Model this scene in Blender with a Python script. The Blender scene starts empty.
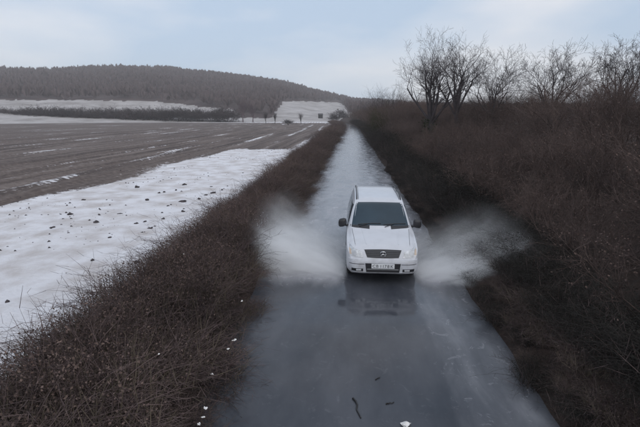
import bpy, bmesh, math, random
import numpy as np
from mathutils import Vector, Matrix, noise
from mathutils.bvhtree import BVHTree

R = math.radians
random.seed(7)
sc = bpy.context.scene
C = sc.collection

# ------------------------------------------------------------------ camera
CAM_H, F = 4.3, 420.0                  # metres above the water, focal length in photo pixels (photo 640 x 427)
PITCH = math.atan((213.5 - 115.0) / F)
YAW = math.atan(30.0 * math.cos(PITCH) / F)
cd = bpy.data.cameras.new('camera')
cd.sensor_width = 36.0
cd.lens = F / 640.0 * 36.0
cd.clip_start, cd.clip_end = 0.1, 9000
cam = bpy.data.objects.new('camera', cd)
C.objects.link(cam)
cam.location = (0, 0, CAM_H)
cam.rotation_euler = (math.pi / 2 - PITCH, 0, YAW)
sc.camera = cam

# ------------------------------------------------------------------ sky, sun, exposure
SUN_EL, SUN_ROT = R(38), R(150)
w = bpy.data.worlds.new('World')
sc.world = w
w.use_nodes = True
nt = w.node_tree
nt.nodes.clear()
wo = nt.nodes.new('ShaderNodeOutputWorld')
bg = nt.nodes.new('ShaderNodeBackground')
bg.inputs['Strength'].default_value = 0.1
sky = nt.nodes.new('ShaderNodeTexSky')
sky.sky_type = 'NISHITA'
sky.sun_disc = False
sky.sun_elevation, sky.sun_rotation = SUN_EL, SUN_ROT
sky.air_density, sky.dust_density = 1.0, 2.0
tc = nt.nodes.new('ShaderNodeTexCoord')
mp = nt.nodes.new('ShaderNodeMapping')
mp.inputs['Scale'].default_value = (1.0, 1.0, 3.2)
mp.inputs['Location'].default_value = (5.48, 2.84, 3.6)
n1 = nt.nodes.new('ShaderNodeTexNoise')
n1.inputs['Scale'].default_value = 1.5
n1.inputs['Detail'].default_value = 5
n1.inputs['Roughness'].default_value = 0.5
cr = nt.nodes.new('ShaderNodeValToRGB')
cr.color_ramp.elements[0].position = 0.40
cr.color_ramp.elements[0].color = (3.9, 4.85, 6.1, 1)
cr.color_ramp.elements[1].position = 0.60
cr.color_ramp.elements[1].color = (6.5, 6.6, 6.95, 1)
mx = nt.nodes.new('ShaderNodeMix')
mx.data_type = 'RGBA'
mx.inputs[0].default_value = 0.86
nt.links.new(tc.outputs['Generated'], mp.inputs['Vector'])
nt.links.new(mp.outputs['Vector'], n1.inputs['Vector'])
nt.links.new(n1.outputs['Fac'], cr.inputs['Fac'])
nt.links.new(sky.outputs['Color'], mx.inputs[6])
nt.links.new(cr.outputs['Color'], mx.inputs[7])
nt.links.new(mx.outputs[2], bg.inputs['Color'])
nt.links.new(bg.outputs['Background'], wo.inputs['Surface'])

sd = bpy.data.lights.new('sun', 'SUN')
sd.energy, sd.angle, sd.color = 0.9, R(80), (1.0, 0.97, 0.93)
sun = bpy.data.objects.new('sun', sd)
C.objects.link(sun)
sun.rotation_euler = (math.pi / 2 - SUN_EL, 0, math.pi - SUN_ROT)

sc.view_settings.view_transform = 'Standard'
sc.view_settings.look = 'None'
sc.view_settings.exposure = 0.45
sc.view_settings.gamma = 1.0
sc.view_settings.use_curve_mapping = False
sc.render.engine = 'CYCLES'
sc.cycles.use_denoising = True
sc.cycles.max_bounces = 8
sc.cycles.volume_bounces = 5
sc.cycles.volume_step_rate = 1.0
sc.cycles.caustics_reflective = False
sc.cycles.caustics_refractive = False

# ------------------------------------------------------------------ helpers
_f = Vector((-math.sin(YAW) * math.cos(PITCH), math.cos(YAW) * math.cos(PITCH), -math.sin(PITCH)))
_r = Vector((math.cos(YAW), math.sin(YAW), 0))
_u = _r.cross(_f)
def ray(px, py):
    return (_f * F + _r * (px - 320.0) + _u * (213.5 - py)).normalized()
def ground(px, py, z=0.0):                         # where a photo pixel meets level z
    d = ray(px, py)
    t = (z - CAM_H) / d.z
    return Vector((d.x * t, d.y * t, z))
def at_y(px, py, Y):                               # where a photo pixel meets distance Y
    d = ray(px, py)
    t = Y / d.y
    return Vector((d.x * t, Y, CAM_H + d.z * t))
def project(p):
    v = Vector(p) - Vector((0, 0, CAM_H))
    z = v.dot(_f)
    return 320 + F * v.dot(_r) / z, 213.5 - F * v.dot(_u) / z

def link(name, me, mat=None, parent=None):
    o = bpy.data.objects.new(name, me)
    C.objects.link(o)
    if mat is not None and me is not None and not me.materials:
        for m in (mat if isinstance(mat, (list, tuple)) else [mat]):
            me.materials.append(m)
    o.parent = parent
    return o
def mesh(name, V, Fc, smooth=False, midx=None):
    me = bpy.data.meshes.new(name)
    if isinstance(V, np.ndarray) and isinstance(Fc, np.ndarray):
        k = Fc.shape[1]
        me.vertices.add(len(V)); me.vertices.foreach_set('co', V.astype(np.float32).ravel())
        me.loops.add(Fc.size); me.loops.foreach_set('vertex_index', Fc.astype(np.int32).ravel())
        me.polygons.add(len(Fc))
        me.polygons.foreach_set('loop_start', np.arange(0, Fc.size, k, dtype=np.int32))
        me.update(calc_edges=True)
    else:
        me.from_pydata([tuple(v) for v in V], [], Fc)
        me.update()
    if smooth:
        me.polygons.foreach_set('use_smooth', np.ones(len(me.polygons), dtype=bool))
    if midx is not None:
        me.polygons.foreach_set('material_index', np.asarray(midx, dtype=np.int32))
    return me
def from_bm(name, bm, smooth=False):
    bmesh.ops.recalc_face_normals(bm, faces=bm.faces)
    me = bpy.data.meshes.new(name)
    bm.to_mesh(me); bm.free()
    if smooth:
        me.polygons.foreach_set('use_smooth', np.ones(len(me.polygons), dtype=bool))
    return me
def tag(o, label=None, cat=None, group=None, kind=None):
    if label: o['label'] = label
    if cat: o['category'] = cat
    if group: o['group'] = group
    if kind: o['kind'] = kind
    return o
def empty(name, loc=(0, 0, 0), rz=0.0):
    o = bpy.data.objects.new(name, None)
    o.empty_display_size = 0.2
    C.objects.link(o)
    o.location = loc
    o.rotation_euler = (0, 0, rz)
    return o

# ------------------------------------------------------------------ materials
class NT:
    def __init__(self, name):
        self.m = bpy.data.materials.new(name)
        self.m.use_nodes = True
        self.t = self.m.node_tree
        self.t.nodes.clear()
        self.out = self.n('ShaderNodeOutputMaterial')
    def n(self, typ, **kw):
        nd = self.t.nodes.new(typ)
        for k, v in kw.items():
            setattr(nd, k, v)
        return nd
    def l(self, a, b):
        self.t.links.new(a, b)
    def put(self, sock, v):
        if hasattr(v, 'is_output'): self.l(v, sock)
        else: sock.default_value = v
    def math(self, op, a, b=0.0, c=None, clamp=False):
        nd = self.n('ShaderNodeMath', operation=op, use_clamp=clamp)
        self.put(nd.inputs[0], a); self.put(nd.inputs[1], b)
        if c is not None: self.put(nd.inputs[2], c)
        return nd.outputs[0]
    def sstep(self, v, a, b):
        nd = self.n('ShaderNodeMapRange', interpolation_type='SMOOTHSTEP')
        self.put(nd.inputs[0], v); nd.inputs[1].default_value = a; nd.inputs[2].default_value = b
        nd.inputs[3].default_value = 0; nd.inputs[4].default_value = 1
        return nd.outputs[0]
    def noise(self, vec, scale, detail=4, rough=0.55, dist=0.0, mapscale=None):
        if mapscale:
            m = self.n('ShaderNodeMapping'); self.l(vec, m.inputs['Vector'])
            m.inputs['Scale'].default_value = mapscale; vec = m.outputs['Vector']
        nd = self.n('ShaderNodeTexNoise')
        self.l(vec, nd.inputs['Vector'])
        nd.inputs['Scale'].default_value = scale; nd.inputs['Detail'].default_value = detail
        nd.inputs['Roughness'].default_value = rough; nd.inputs['Distortion'].default_value = dist
        return nd.outputs['Fac']
    def ramp(self, fac, stops):
        nd = self.n('ShaderNodeValToRGB')
        e = nd.color_ramp.elements
        while len(e) < len(stops): e.new(0.5)
        for i, (p, c) in enumerate(stops):
            e[i].position = p; e[i].color = (c[0], c[1], c[2], 1)
        self.l(fac, nd.inputs['Fac'])
        return nd.outputs['Color']
    def mix(self, fac, a, b):
        nd = self.n('ShaderNodeMix', data_type='RGBA')
        self.put(nd.inputs[0], fac)
        for s, v in ((nd.inputs[6], a), (nd.inputs[7], b)):
            if hasattr(v, 'is_output'): self.l(v, s)
            else: s.default_value = (v[0], v[1], v[2], 1)
        return nd.outputs[2]
    def bump(self, h, strength=0.3, dist=0.02, normal=None):
        nd = self.n('ShaderNodeBump')
        nd.inputs['Strength'].default_value = strength; nd.inputs['Distance'].default_value = dist
        self.l(h, nd.inputs['Height'])
        if normal is not None: self.l(normal, nd.inputs['Normal'])
        return nd.outputs['Normal']
    def bsdf(self, col, rough=0.6, metal=0.0, ior=1.5, normal=None, **kw):
        b = self.n('ShaderNodeBsdfPrincipled')
        if hasattr(col, 'is_output'): self.l(col, b.inputs['Base Color'])
        else: b.inputs['Base Color'].default_value = (col[0], col[1], col[2], 1)
        self.put(b.inputs['Roughness'], rough)
        b.inputs['Metallic'].default_value = metal
        b.inputs['IOR'].default_value = ior
        if normal is not None: self.l(normal, b.inputs['Normal'])
        for k, v in kw.items():
            self.put(b.inputs[k.replace('_', ' ')], v)
        self.l(b.outputs[0], self.out.inputs['Surface'])
        return b
    def coord(self, which='Object'):
        return self.n('ShaderNodeTexCoord').outputs[which]
    def pos(self):
        return self.n('ShaderNodeNewGeometry').outputs['Position']
    def rnd(self):
        return self.n('ShaderNodeObjectInfo').outputs['Random']

def plain(name, col, rough=0.5, metal=0.0, var=0.12, scale=8.0, **kw):
    k = NT(name)
    nz = k.noise(k.coord(), scale, 5)
    a = [c * (1 - var) for c in col]; b = [min(1, c * (1 + var)) for c in col]
    k.bsdf(k.ramp(nz, [(0.3, a), (0.7, b)]), rough, metal, **kw)
    return k.m

def twig_mat(name, dark, light, rough=0.85):
    k = NT(name)
    nz = k.noise(k.pos(), 2.3, 3)
    f = k.math('ADD', k.math('MULTIPLY', nz, 0.65), k.math('MULTIPLY', k.rnd(), 0.35))
    k.bsdf(k.ramp(f, [(0.3, dark), (0.72, light)]), rough, **{'Specular_IOR_Level': 0.2})
    return k.m
M = {}
M['bramble'] = twig_mat('bramble_cane', (0.05, 0.036, 0.036), (0.15, 0.108, 0.103))
M['dead_leaf'] = twig_mat('dead_leaf', (0.056, 0.039, 0.035), (0.165, 0.116, 0.10))
M['dry_grass'] = twig_mat('dry_grass', (0.055, 0.045, 0.034), (0.15, 0.122, 0.092))
M['shrub'] = twig_mat('shrub_twig', (0.052, 0.038, 0.035), (0.135, 0.097, 0.086))
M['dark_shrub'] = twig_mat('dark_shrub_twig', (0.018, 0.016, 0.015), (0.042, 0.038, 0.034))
M['dark_leaf'] = twig_mat('dark_brown_leaf', (0.013, 0.012, 0.010), (0.032, 0.029, 0.024), 0.9)  # leaves of the right roadside brambles, a darker brown than the dead leaves
M['olive'] = twig_mat('olive_twig', (0.03, 0.028, 0.015), (0.075, 0.07, 0.035))
M['bark'] = twig_mat('tree_bark', (0.035, 0.03, 0.033), (0.085, 0.073, 0.078))
M['ivy'] = twig_mat('ivy_leaf', (0.01, 0.016, 0.006), (0.035, 0.045, 0.016), 0.5)
M['wood_far'] = twig_mat('far_wood', (0.062, 0.048, 0.05), (0.14, 0.108, 0.108))
M['hedge_far'] = twig_mat('far_hedge', (0.032, 0.026, 0.028), (0.09, 0.07, 0.072))
M['purple_tree'] = twig_mat('purple_tree', (0.07, 0.05, 0.055), (0.14, 0.10, 0.108))

def soil_mat(name, stretch=True):
    """ploughed soil and thin snow, the snow cover given by the mesh attribute 'snow'"""
    k = NT(name)
    p = k.pos()
    at = k.n('ShaderNodeAttribute', attribute_name='snow').outputs['Fac']
    big = k.noise(p, 0.4, 5, 0.6, 0.0, (1.6, 0.12, 1.0))
    row = k.noise(p, 0.9, 4, 0.6, 0.0, (1.5, 0.03, 1.0))
    fine = k.noise(p, 3.0, 6, 0.65)
    s = k.math('ADD', at, k.math('MULTIPLY', k.math('SUBTRACT', big, 0.5), 1.5))
    s = k.math('ADD', s, k.math('MULTIPLY', k.math('SUBTRACT', fine, 0.5), 0.9))
    s = k.sstep(s, 0.42, 0.62)
    soil = k.ramp(k.math('ADD', k.math('MULTIPLY', fine, 0.4), k.math('MULTIPLY', row, 0.6)), [(0.38, (0.055, 0.042, 0.039)), (0.5, (0.115, 0.088, 0.078)), (0.64, (0.20, 0.165, 0.15))])
    sn = k.ramp(k.noise(p, 0.8, 5, 0.6), [(0.32, (0.50, 0.46, 0.45)), (0.6, (0.74, 0.73, 0.76))])
    nrm = k.bump(k.noise(p, 5.0, 7, 0.72), 0.9, 0.09)
    k.bsdf(k.mix(s, soil, sn), 0.8, normal=nrm, **{'Specular_IOR_Level': 0.25})
    return k.m
M['field'] = soil_mat('field_soil_and_snow')
k = NT('hill_ground')
p = k.pos()
at = k.n('ShaderNodeAttribute', attribute_name='snow').outputs['Fac']
nz = k.noise(p, 0.03, 6, 0.65)
s = k.sstep(k.math('ADD', at, k.math('MULTIPLY', k.math('SUBTRACT', nz, 0.5), 0.9)), 0.4, 0.6)
gcol = k.ramp(k.noise(p, 0.08, 5), [(0.3, (0.06, 0.045, 0.045)), (0.7, (0.11, 0.085, 0.082))])
scol = k.ramp(k.noise(p, 0.05, 6, 0.7), [(0.3, (0.22, 0.20, 0.19)), (0.65, (0.46, 0.435, 0.43))])
k.bsdf(k.mix(s, gcol, scol), 0.9, **{'Specular_IOR_Level': 0.1})
M['hill'] = k.m
k = NT('bank_litter')
p = k.pos()
nz = k.noise(p, 5.0, 7, 0.7)
k.bsdf(k.ramp(nz, [(0.3, (0.022, 0.016, 0.014)), (0.72, (0.075, 0.053, 0.045))]), 0.9,
       normal=k.bump(nz, 1.0, 0.12), **{'Specular_IOR_Level': 0.15})
M['bank'] = k.m
k = NT('wet_asphalt')
nz = k.noise(k.pos(), 40.0, 4, 0.7)
k.bsdf(k.ramp(nz, [(0.3, (0.035, 0.035, 0.037)), (0.7, (0.06, 0.06, 0.062))]), 0.5, normal=k.bump(nz, 0.4, 0.01))
M['asphalt'] = k.m

# muddy flood water: opaque silt, sharp Fresnel gloss, foam where it has been churned
k = NT('flood_water')
p = k.pos()
foam_at = k.n('ShaderNodeAttribute', attribute_name='foam').outputs['Fac']
lace = k.noise(p, 1.3, 6, 0.55, 0.5, (1.3, 0.4, 1.0))
fm = k.math('ADD', foam_at, k.math('MULTIPLY', k.math('SUBTRACT', lace, 0.5), 0.8))
fm = k.math('MULTIPLY', k.sstep(fm, 0.1, 1.15), 0.8)
crisp = k.math('MULTIPLY', k.sstep(k.noise(p, 4.0, 9, 0.72, 1.2), 0.57, 0.66), k.math('ADD', 0.05, k.math('MULTIPLY', foam_at, 0.45)))
fm = k.math('MINIMUM', k.math('ADD', fm, crisp), 0.9)
silt = k.ramp(k.noise(p, 0.6, 5, 0.6, 0.0, (1.2, 0.5, 1.0)), [(0.34, (0.040, 0.044, 0.054)), (0.66, (0.088, 0.091, 0.104))])
col = k.mix(fm, silt, (0.52, 0.52, 0.55))
rip = k.noise(p, 3.2, 5, 0.6, 0.3, (1.0, 0.7, 1.0))
rip2 = k.noise(p, 14.0, 4, 0.6)
h = k.math('ADD', rip, k.math('MULTIPLY', rip2, 0.25))
rough_w = k.math('ADD', 0.03, k.math('MULTIPLY', fm, 0.5))
bstr = k.math('ADD', 0.055, k.math('MULTIPLY', foam_at, 0.22))
bn = k.n('ShaderNodeBump')
bn.inputs['Distance'].default_value = 0.05
k.l(bstr, bn.inputs['Strength']); k.l(h, bn.inputs['Height'])
k.bsdf(col, rough_w, ior=1.33, normal=bn.outputs['Normal'])
M['water'] = k.m

# van materials
k = NT('silver_white_paint')
dirt = k.noise(k.coord(), 3.0, 6, 0.65)
zz = k.n('ShaderNodeSeparateXYZ'); k.l(k.coord(), zz.inputs[0])
low = k.math('SUBTRACT', 1.0, k.sstep(zz.outputs[2], 0.25, 0.95))
df = k.math('MULTIPLY', k.sstep(dirt, 0.38, 0.72), k.math('ADD', 0.12, k.math('MULTIPLY', low, 0.75)))
k.bsdf(k.mix(df, (0.55, 0.56, 0.60), (0.22, 0.205, 0.195)), k.math('ADD', 0.28, k.math('MULTIPLY', df, 0.5)),
       0.0, 1.5, Coat_Weight=0.35, Coat_Roughness=0.08)
M['paint'] = k.m
M['glass'] = plain('dark_window_glass', (0.022, 0.040, 0.056), 0.06, var=0.15, scale=2)
M['trim'] = plain('black_plastic_trim', (0.018, 0.018, 0.022), 0.45)
M['grille'] = plain('grille_grey', (0.03, 0.032, 0.04), 0.35)
M['chrome'] = plain('chrome', (0.72, 0.73, 0.75), 0.18, 1.0, var=0.05)
M['lens'] = plain('headlamp_lens', (0.5, 0.51, 0.53), 0.22, 0.2, var=0.3, scale=14)
M['reflector'] = plain('lamp_reflector', (0.42, 0.43, 0.45), 0.35, 0.3, var=0.05)
M['amber'] = plain('amber_lens', (0.5, 0.40, 0.32), 0.2)
M['rubber'] = plain('tyre_rubber', (0.02, 0.02, 0.021), 0.8)
M['alloy'] = plain('alloy_rim', (0.42, 0.43, 0.44), 0.35, 0.8)
M['plate'] = plain('plate_white', (0.72, 0.73, 0.75), 0.4, var=0.05)
M['plate_ink'] = plain('plate_ink', (0.02, 0.02, 0.03), 0.5)
M['scrap'] = plain('pale_scrap', (0.72, 0.70, 0.68), 0.6, var=0.15, scale=20)
M['clod'] = plain('dark_clod', (0.05, 0.042, 0.045), 0.9, var=0.4, scale=9)
M['stick'] = plain('wet_stick', (0.016, 0.014, 0.014), 0.4, var=0.3)
M['shed_wall'] = plain('shed_boards', (0.03, 0.026, 0.026), 0.8)
M['shed_roof'] = plain('shed_roof', (0.05, 0.045, 0.047), 0.7)
M['house_wall'] = plain('house_render', (0.62, 0.60, 0.58), 0.8)
M['droplet'] = plain('spray_droplet', (0.80, 0.81, 0.84), 0.15, var=0.05)

# ------------------------------------------------------------------ ground, road, flood water
ROAD_L, ROAD_R = -2.45, 3.15
def bend(y):                                         # the lane drifts left a long way off
    return -0.00042 * max(0.0, y - 120.0) ** 2 if y > 120 else 0.0
HEDGE_L0, HEDGE_L1 = -2.45, -5.3
def bank_right(x):
    return float(np.interp(x, [3.0, 3.15, 4.0, 8.0, 16.0, 30.0], [-0.1, 0.12, 0.75, 1.65, 2.7, 2.9]))
def bank_left(x):
    return float(np.interp(x, [-5.4, -4.7, -4.0, -3.2, -2.5, -2.2], [0.05, 0.3, 0.5, 0.45, 0.18, -0.1]))
def fbm(x, y, s, o=4):
    return noise.fractal(Vector((x * s, y * s, 3.7)), 1.0, 2.0, o)

def grid_sheet(name, xs, ys, zf, mat, attr=None, af=None, smooth=True):
    V, A = [], []
    for y in ys:
        for x in xs:
            xx, zz = zf(x, y)
            V.append((xx, y, zz))
            if af: A.append(af(x, y))
    nx = len(xs)
    idx = np.arange(len(ys) * nx).reshape(len(ys), nx)
    Fc = np.stack([idx[:-1, :-1], idx[:-1, 1:], idx[1:, 1:], idx[1:, :-1]], -1).reshape(-1, 4)
    me = mesh(name, np.array(V), Fc, smooth)
    if af:
        a = me.attributes.new(attr, 'FLOAT', 'POINT')
        a.data.foreach_set('value', np.array(A, dtype=np.float32))
    return tag(link(name, me, mat), kind='structure')

# wide base sheet to the horizon
V = [(-1600, -300, -0.6), (1600, -300, -0.6), (1600, 1600, -0.6), (-1600, 1600, -0.6)]
me = mesh('ground', V, [(0, 1, 2, 3)])
a = me.attributes.new('snow', 'FLOAT', 'POINT'); a.data.foreach_set('value', np.full(4, 0.35, dtype=np.float32))
tag(link('ground', me, M['field']), kind='structure')

def sm(v, a, b):
    t = min(1.0, max(0.0, (v - a) / (b - a))); return t * t * (3 - 2 * t)
def snow_cover(x, y):
    e = -15.2 + 1.1 * noise.noise(Vector((0.0, y * 0.09, 1.0))) + 0.035 * (y - 40)
    strip = sm(x, e - 1.3, e + 1.3) * (1 - sm(y + 2.0 * noise.noise(Vector((x * 0.3, 2.0, 0.0))), 50, 56))
    side = sm(x - bend(y), -9.5, -6.5) * (1 - sm(y, 105, 150)) * 0.62
    far = sm(y, 234, 241) * 0.8 + 0.34 * sm(y, 150, 200) * sm(x, -75, -50)
    furrow = 0.16 + 0.26 * max(0.0, math.sin((x + 0.04 * y) * 1.25)) ** 3 + 0.15 * math.exp(-((x + 19 - 0.02 * y) / 1.1) ** 2)
    if x > 0: return 0.12
    return min(1.0, max(strip * (1.0 - 0.2 * sm(-x, 8.5, 5.5)), side, far, furrow))
def field_z(x, y):
    if x > 3.0 or x < -60:
        f = 0.0
    else:
        f = 0.10 * math.sin((x + 0.04 * y) * 4.0) * sm(-x, 15.2, 16.8)
    z = 0.1 + f + 0.05 * fbm(x, y, 0.5)
    xr = x - bend(y)
    if x > -2.0: return x, -0.25
    if xr > -5.2: z = -0.25
    return x, z
xs = list(np.arange(-420, -70, 12.0)) + list(np.arange(-70, -30, 1.0)) + list(np.arange(-30, -4.9, 0.3)) + [-4.8, -4.0, -2.3]
ys = list(np.arange(-30, 8, 2.0)) + list(np.arange(8, 70, 0.5)) + list(np.arange(70, 150, 2.0)) + list(np.arange(150, 345, 5.0))
grid_sheet('field', xs, ys, field_z, M['field'], 'snow', snow_cover)

ys_r = list(np.arange(-25, 60, 1.0)) + list(np.arange(60, 345, 4.0))
# asphalt lane under the water
grid_sheet('road', [ROAD_L - 0.3, -1.0, 1.0, ROAD_R + 0.3], ys_r, lambda x, y: (x + bend(y), -0.10), M['asphalt'])

VX, VY = 0.90, 10.27                                 # van: middle of its nose on the ground
def foam_cover(x, y):
    f = 0.0
    dx = abs(x - VX)
    s = y - VY
    if s > 0.5:                                      # churned wake behind the van
        f = max(f, 0.62 * sm(s, 0.3, 3.0) * (1 - 0.45 * sm(y, 60, 180)) * (1.0 if s > 3 else sm(dx, 0.7, 1.2)))
    f = max(f, 0.95 * math.exp(-((s - 0.75) / 0.8) ** 2) * sm(dx, 0.75, 1.1))     # foot of the two sheets of spray
    if s < 0:                                        # ruffled strip near the right verge
        f = max(f, 0.30 * sm(x, 1.45, 1.75) * sm(y, 3, 6))
    return f
def water_z(x, y):
    s = y - VY
    z = 0.0
    dx = abs(x - VX)
    amp = 0.004
    if s > 0.4: amp = 0.02 * sm(s, 0.4, 3) * (1 - 0.5 * sm(y, 40, 120))
    z += amp * fbm(x * 1.3, y * 0.8, 1.6)
    if -1 < s < 6: z += 0.05 * math.exp(-((s - 0.75) / 0.5) ** 2) * sm(dx, 0.7, 1.1)
    return x + bend(y), z
xs_w = list(np.arange(ROAD_L - 0.25, ROAD_R + 0.3, 0.1))
ys_w = list(np.arange(-20, 4, 1.0)) + list(np.arange(4, 40, 0.1)) + list(np.arange(40, 90, 0.5)) + list(np.arange(90, 345, 3.0))
grid_sheet('flood_water', xs_w, ys_w, water_z, M['water'], 'foam', foam_cover)

# banks on both sides of the lane (earth and leaf litter)
def lumpy(x, y): return 0.16 * fbm(x, y, 0.9) + 0.05 * fbm(x, y, 3.0, 2)
grid_sheet('left_bank', list(np.arange(-5.5, -2.1, 0.16)), list(np.arange(-10, 45, 0.25)) + list(np.arange(45, 345, 2.0)),
           lambda x, y: (x + bend(y) + 0.14 * fbm(7.3, y, 0.55) * sm(x, -4.0, -2.8), bank_left(x) + lumpy(x, y) * sm(-x, 2.3, 2.8) * sm(x, -5.4, -4.8)), M['bank'])
grid_sheet('right_bank', list(np.arange(2.9, 9, 0.25)) + list(np.arange(9, 61, 2.0)), list(np.arange(-10, 60, 0.4)) + list(np.arange(60, 345, 3.0)),
           lambda x, y: (x + bend(y) + 0.16 * fbm(0.3, y, 0.55) * (1 - sm(x, 3.6, 6)), bank_right(x) + lumpy(x, y) * sm(x, 3.1, 3.8)), M['bank'])

# ------------------------------------------------------------------ far hill
SKY_X = [-420, -200, 0, 134, 170, 215, 260, 282, 310, 335, 352, 420, 520, 700, 1100]
SKY_Y = [88, 78, 68, 65, 66, 71, 76, 79, 88, 93.5, 98, 103, 105, 104, 106]
WOOD_X = [-420, 134, 160, 200, 234, 243, 271, 283, 300, 335, 346, 356, 1100]
WOOD_Y = [97, 100.5, 101.5, 106, 109.5, 118, 118, 101.5, 101, 102, 106, 130, 130]
R0, R1 = 262.0, 900.0
def az_of(px):
    d = ray(px, 115.0); return math.atan2(d.x, d.y)
AZ_T = [az_of(x) for x in SKY_X]
def ridge_h(az):
    ys_ = np.interp(az, AZ_T, SKY_Y)
    d = ray(float(np.interp(az, AZ_T, SKY_X)), float(ys_))
    return CAM_H + d.z / math.hypot(d.x, d.y) * R1 - 9.0
def hill_z(az, r):
    t = (r - R0) / (R1 - R0)
    zr = ridge_h(az)
    if t < 0: return 0.0
    if t <= 1: return zr * (t ** 1.12) + 3.0 * fbm(math.sin(az) * r, math.cos(az) * r, 0.012) * sm(t, 0, 0.2)
    return zr * (1 - 0.15 * (t - 1))
def wooded(az, r):
    x, y = math.sin(az) * r, math.cos(az) * r
    px, py = project((x, y, hill_z(az, r)))
    return py < np.interp(px, WOOD_X, WOOD_Y) + 1.6 * noise.noise(Vector((px * 0.22, r * 0.02, 0)))
azs = np.radians(np.linspace(-62, 48, 330))
rs = np.concatenate([np.arange(R0 - 6, 560, 5.0), np.arange(560, 1300, 16.0)])
V, A = [], []
for r in rs:
    for a_ in azs:
        V.append((math.sin(a_) * r, math.cos(a_) * r, hill_z(a_, r) + 0.03))
        A.append(0.0 if (r > 290 and wooded(a_, r)) else 0.72)
na = len(azs)
idx = np.arange(len(rs) * na).reshape(len(rs), na)
Fc = np.stack([idx[:-1, :-1], idx[:-1, 1:], idx[1:, 1:], idx[1:, :-1]], -1).reshape(-1, 4)
me = mesh('hill', np.array(V), Fc, True)
at_ = me.attributes.new('snow', 'FLOAT', 'POINT'); at_.data.foreach_set('value', np.array(A, dtype=np.float32))
tag(link('hill', me, M['hill']), kind='structure')

# the wood on the hill: thousands of bare crowns, each a spray of narrow upright blades
rng = np.random.default_rng(11)
TV, TF = [], []
nv = 0
for _ in range(15000):
    r = math.sqrt(rng.uniform(300 ** 2, 985 ** 2)); a_ = rng.uniform(R(-60), R(46))
    if not wooded(a_, r): continue
    b = np.array((math.sin(a_) * r, math.cos(a_) * r, hill_z(a_, r)))
    hgt = rng.uniform(7, 13); wd = hgt * rng.uniform(0.25, 0.42)
    nb = 26
    th = rng.uniform(0, 2 * math.pi, nb); rad = np.sqrt(rng.uniform(0, 1, nb)) * wd
    top = np.stack([np.cos(th) * rad, np.sin(th) * rad, hgt * (1 - 0.45 * (rad / wd) ** 2) * rng.uniform(0.8, 1.0, nb)], 1)
    basep = np.stack([np.cos(th) * rad * 0.35, np.sin(th) * rad * 0.35, hgt * rng.uniform(0.05, 0.4, nb)], 1)
    wdt = rng.uniform(0.3, 1.0, nb)
    side = np.stack([-np.sin(th + 1.2), np.cos(th + 1.2), np.zeros(nb)], 1) * wdt[:, None]
    mid = basep * 0.25 + top * 0.75
    v = np.concatenate([basep, mid + side, top, mid - side]) + b
    TV.append(v)
    i = np.arange(nb) + nv
    TF.append(np.stack([i, i + nb, i + 2 * nb, i + 3 * nb], 1))
    nv += 4 * nb
me = mesh('hillside_wood', np.concatenate(TV), np.concatenate(TF))
tag(link('hillside_wood', me, M['wood_far']), 'dense bare brown wood covering the long hill', 'wood', kind='stuff')

# ------------------------------------------------------------------ plants
class Twigs:
    """collects tapered three-sided twigs and small leaf faces"""
    def __init__(self):
        self.V, self.F, self.m = [], [], []
        self.n = 0
    def seg(self, a, b, ra, rb, mi=0, sides=3):
        d = (b - a)
        if d.length < 1e-6: return
        d.normalize()
        s = d.orthogonal().normalized(); t = d.cross(s)
        for p, r in ((a, ra), (b, rb)):
            for i in range(sides):
                q = 2 * math.pi * i / sides
                self.V.append(p + s * (math.cos(q) * r) + t * (math.sin(q) * r))
        for i in range(sides):
            j = (i + 1) % sides
            self.F.append((self.n + i, self.n + j, self.n + sides + j, self.n + sides + i)); self.m.append(mi)
        self.n += 2 * sides
    def leaf(self, p, d, up, ln, wd, mi=1):
        s = d.cross(up)
        if s.length < 1e-5: s = d.orthogonal()
        s.normalize(); n = s.cross(d).normalized()
        self.V += [p, p + d * ln * 0.5 + s * wd + n * wd * 0.5, p + d * ln, p + d * ln * 0.5 - s * wd + n * wd * 0.5]
        self.F.append((self.n, self.n + 1, self.n + 2, self.n + 3)); self.m.append(mi)
        self.n += 4
    def mesh(self, name, mats):
        me = mesh(name, np.array([tuple(v) for v in self.V]), np.array(self.F), False, self.m)
        for m in mats: me.materials.append(m)
        return me
def rvec(rg, s=1.0):
    return Vector((rg.gauss(0, s), rg.gauss(0, s), rg.gauss(0, s)))

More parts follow.
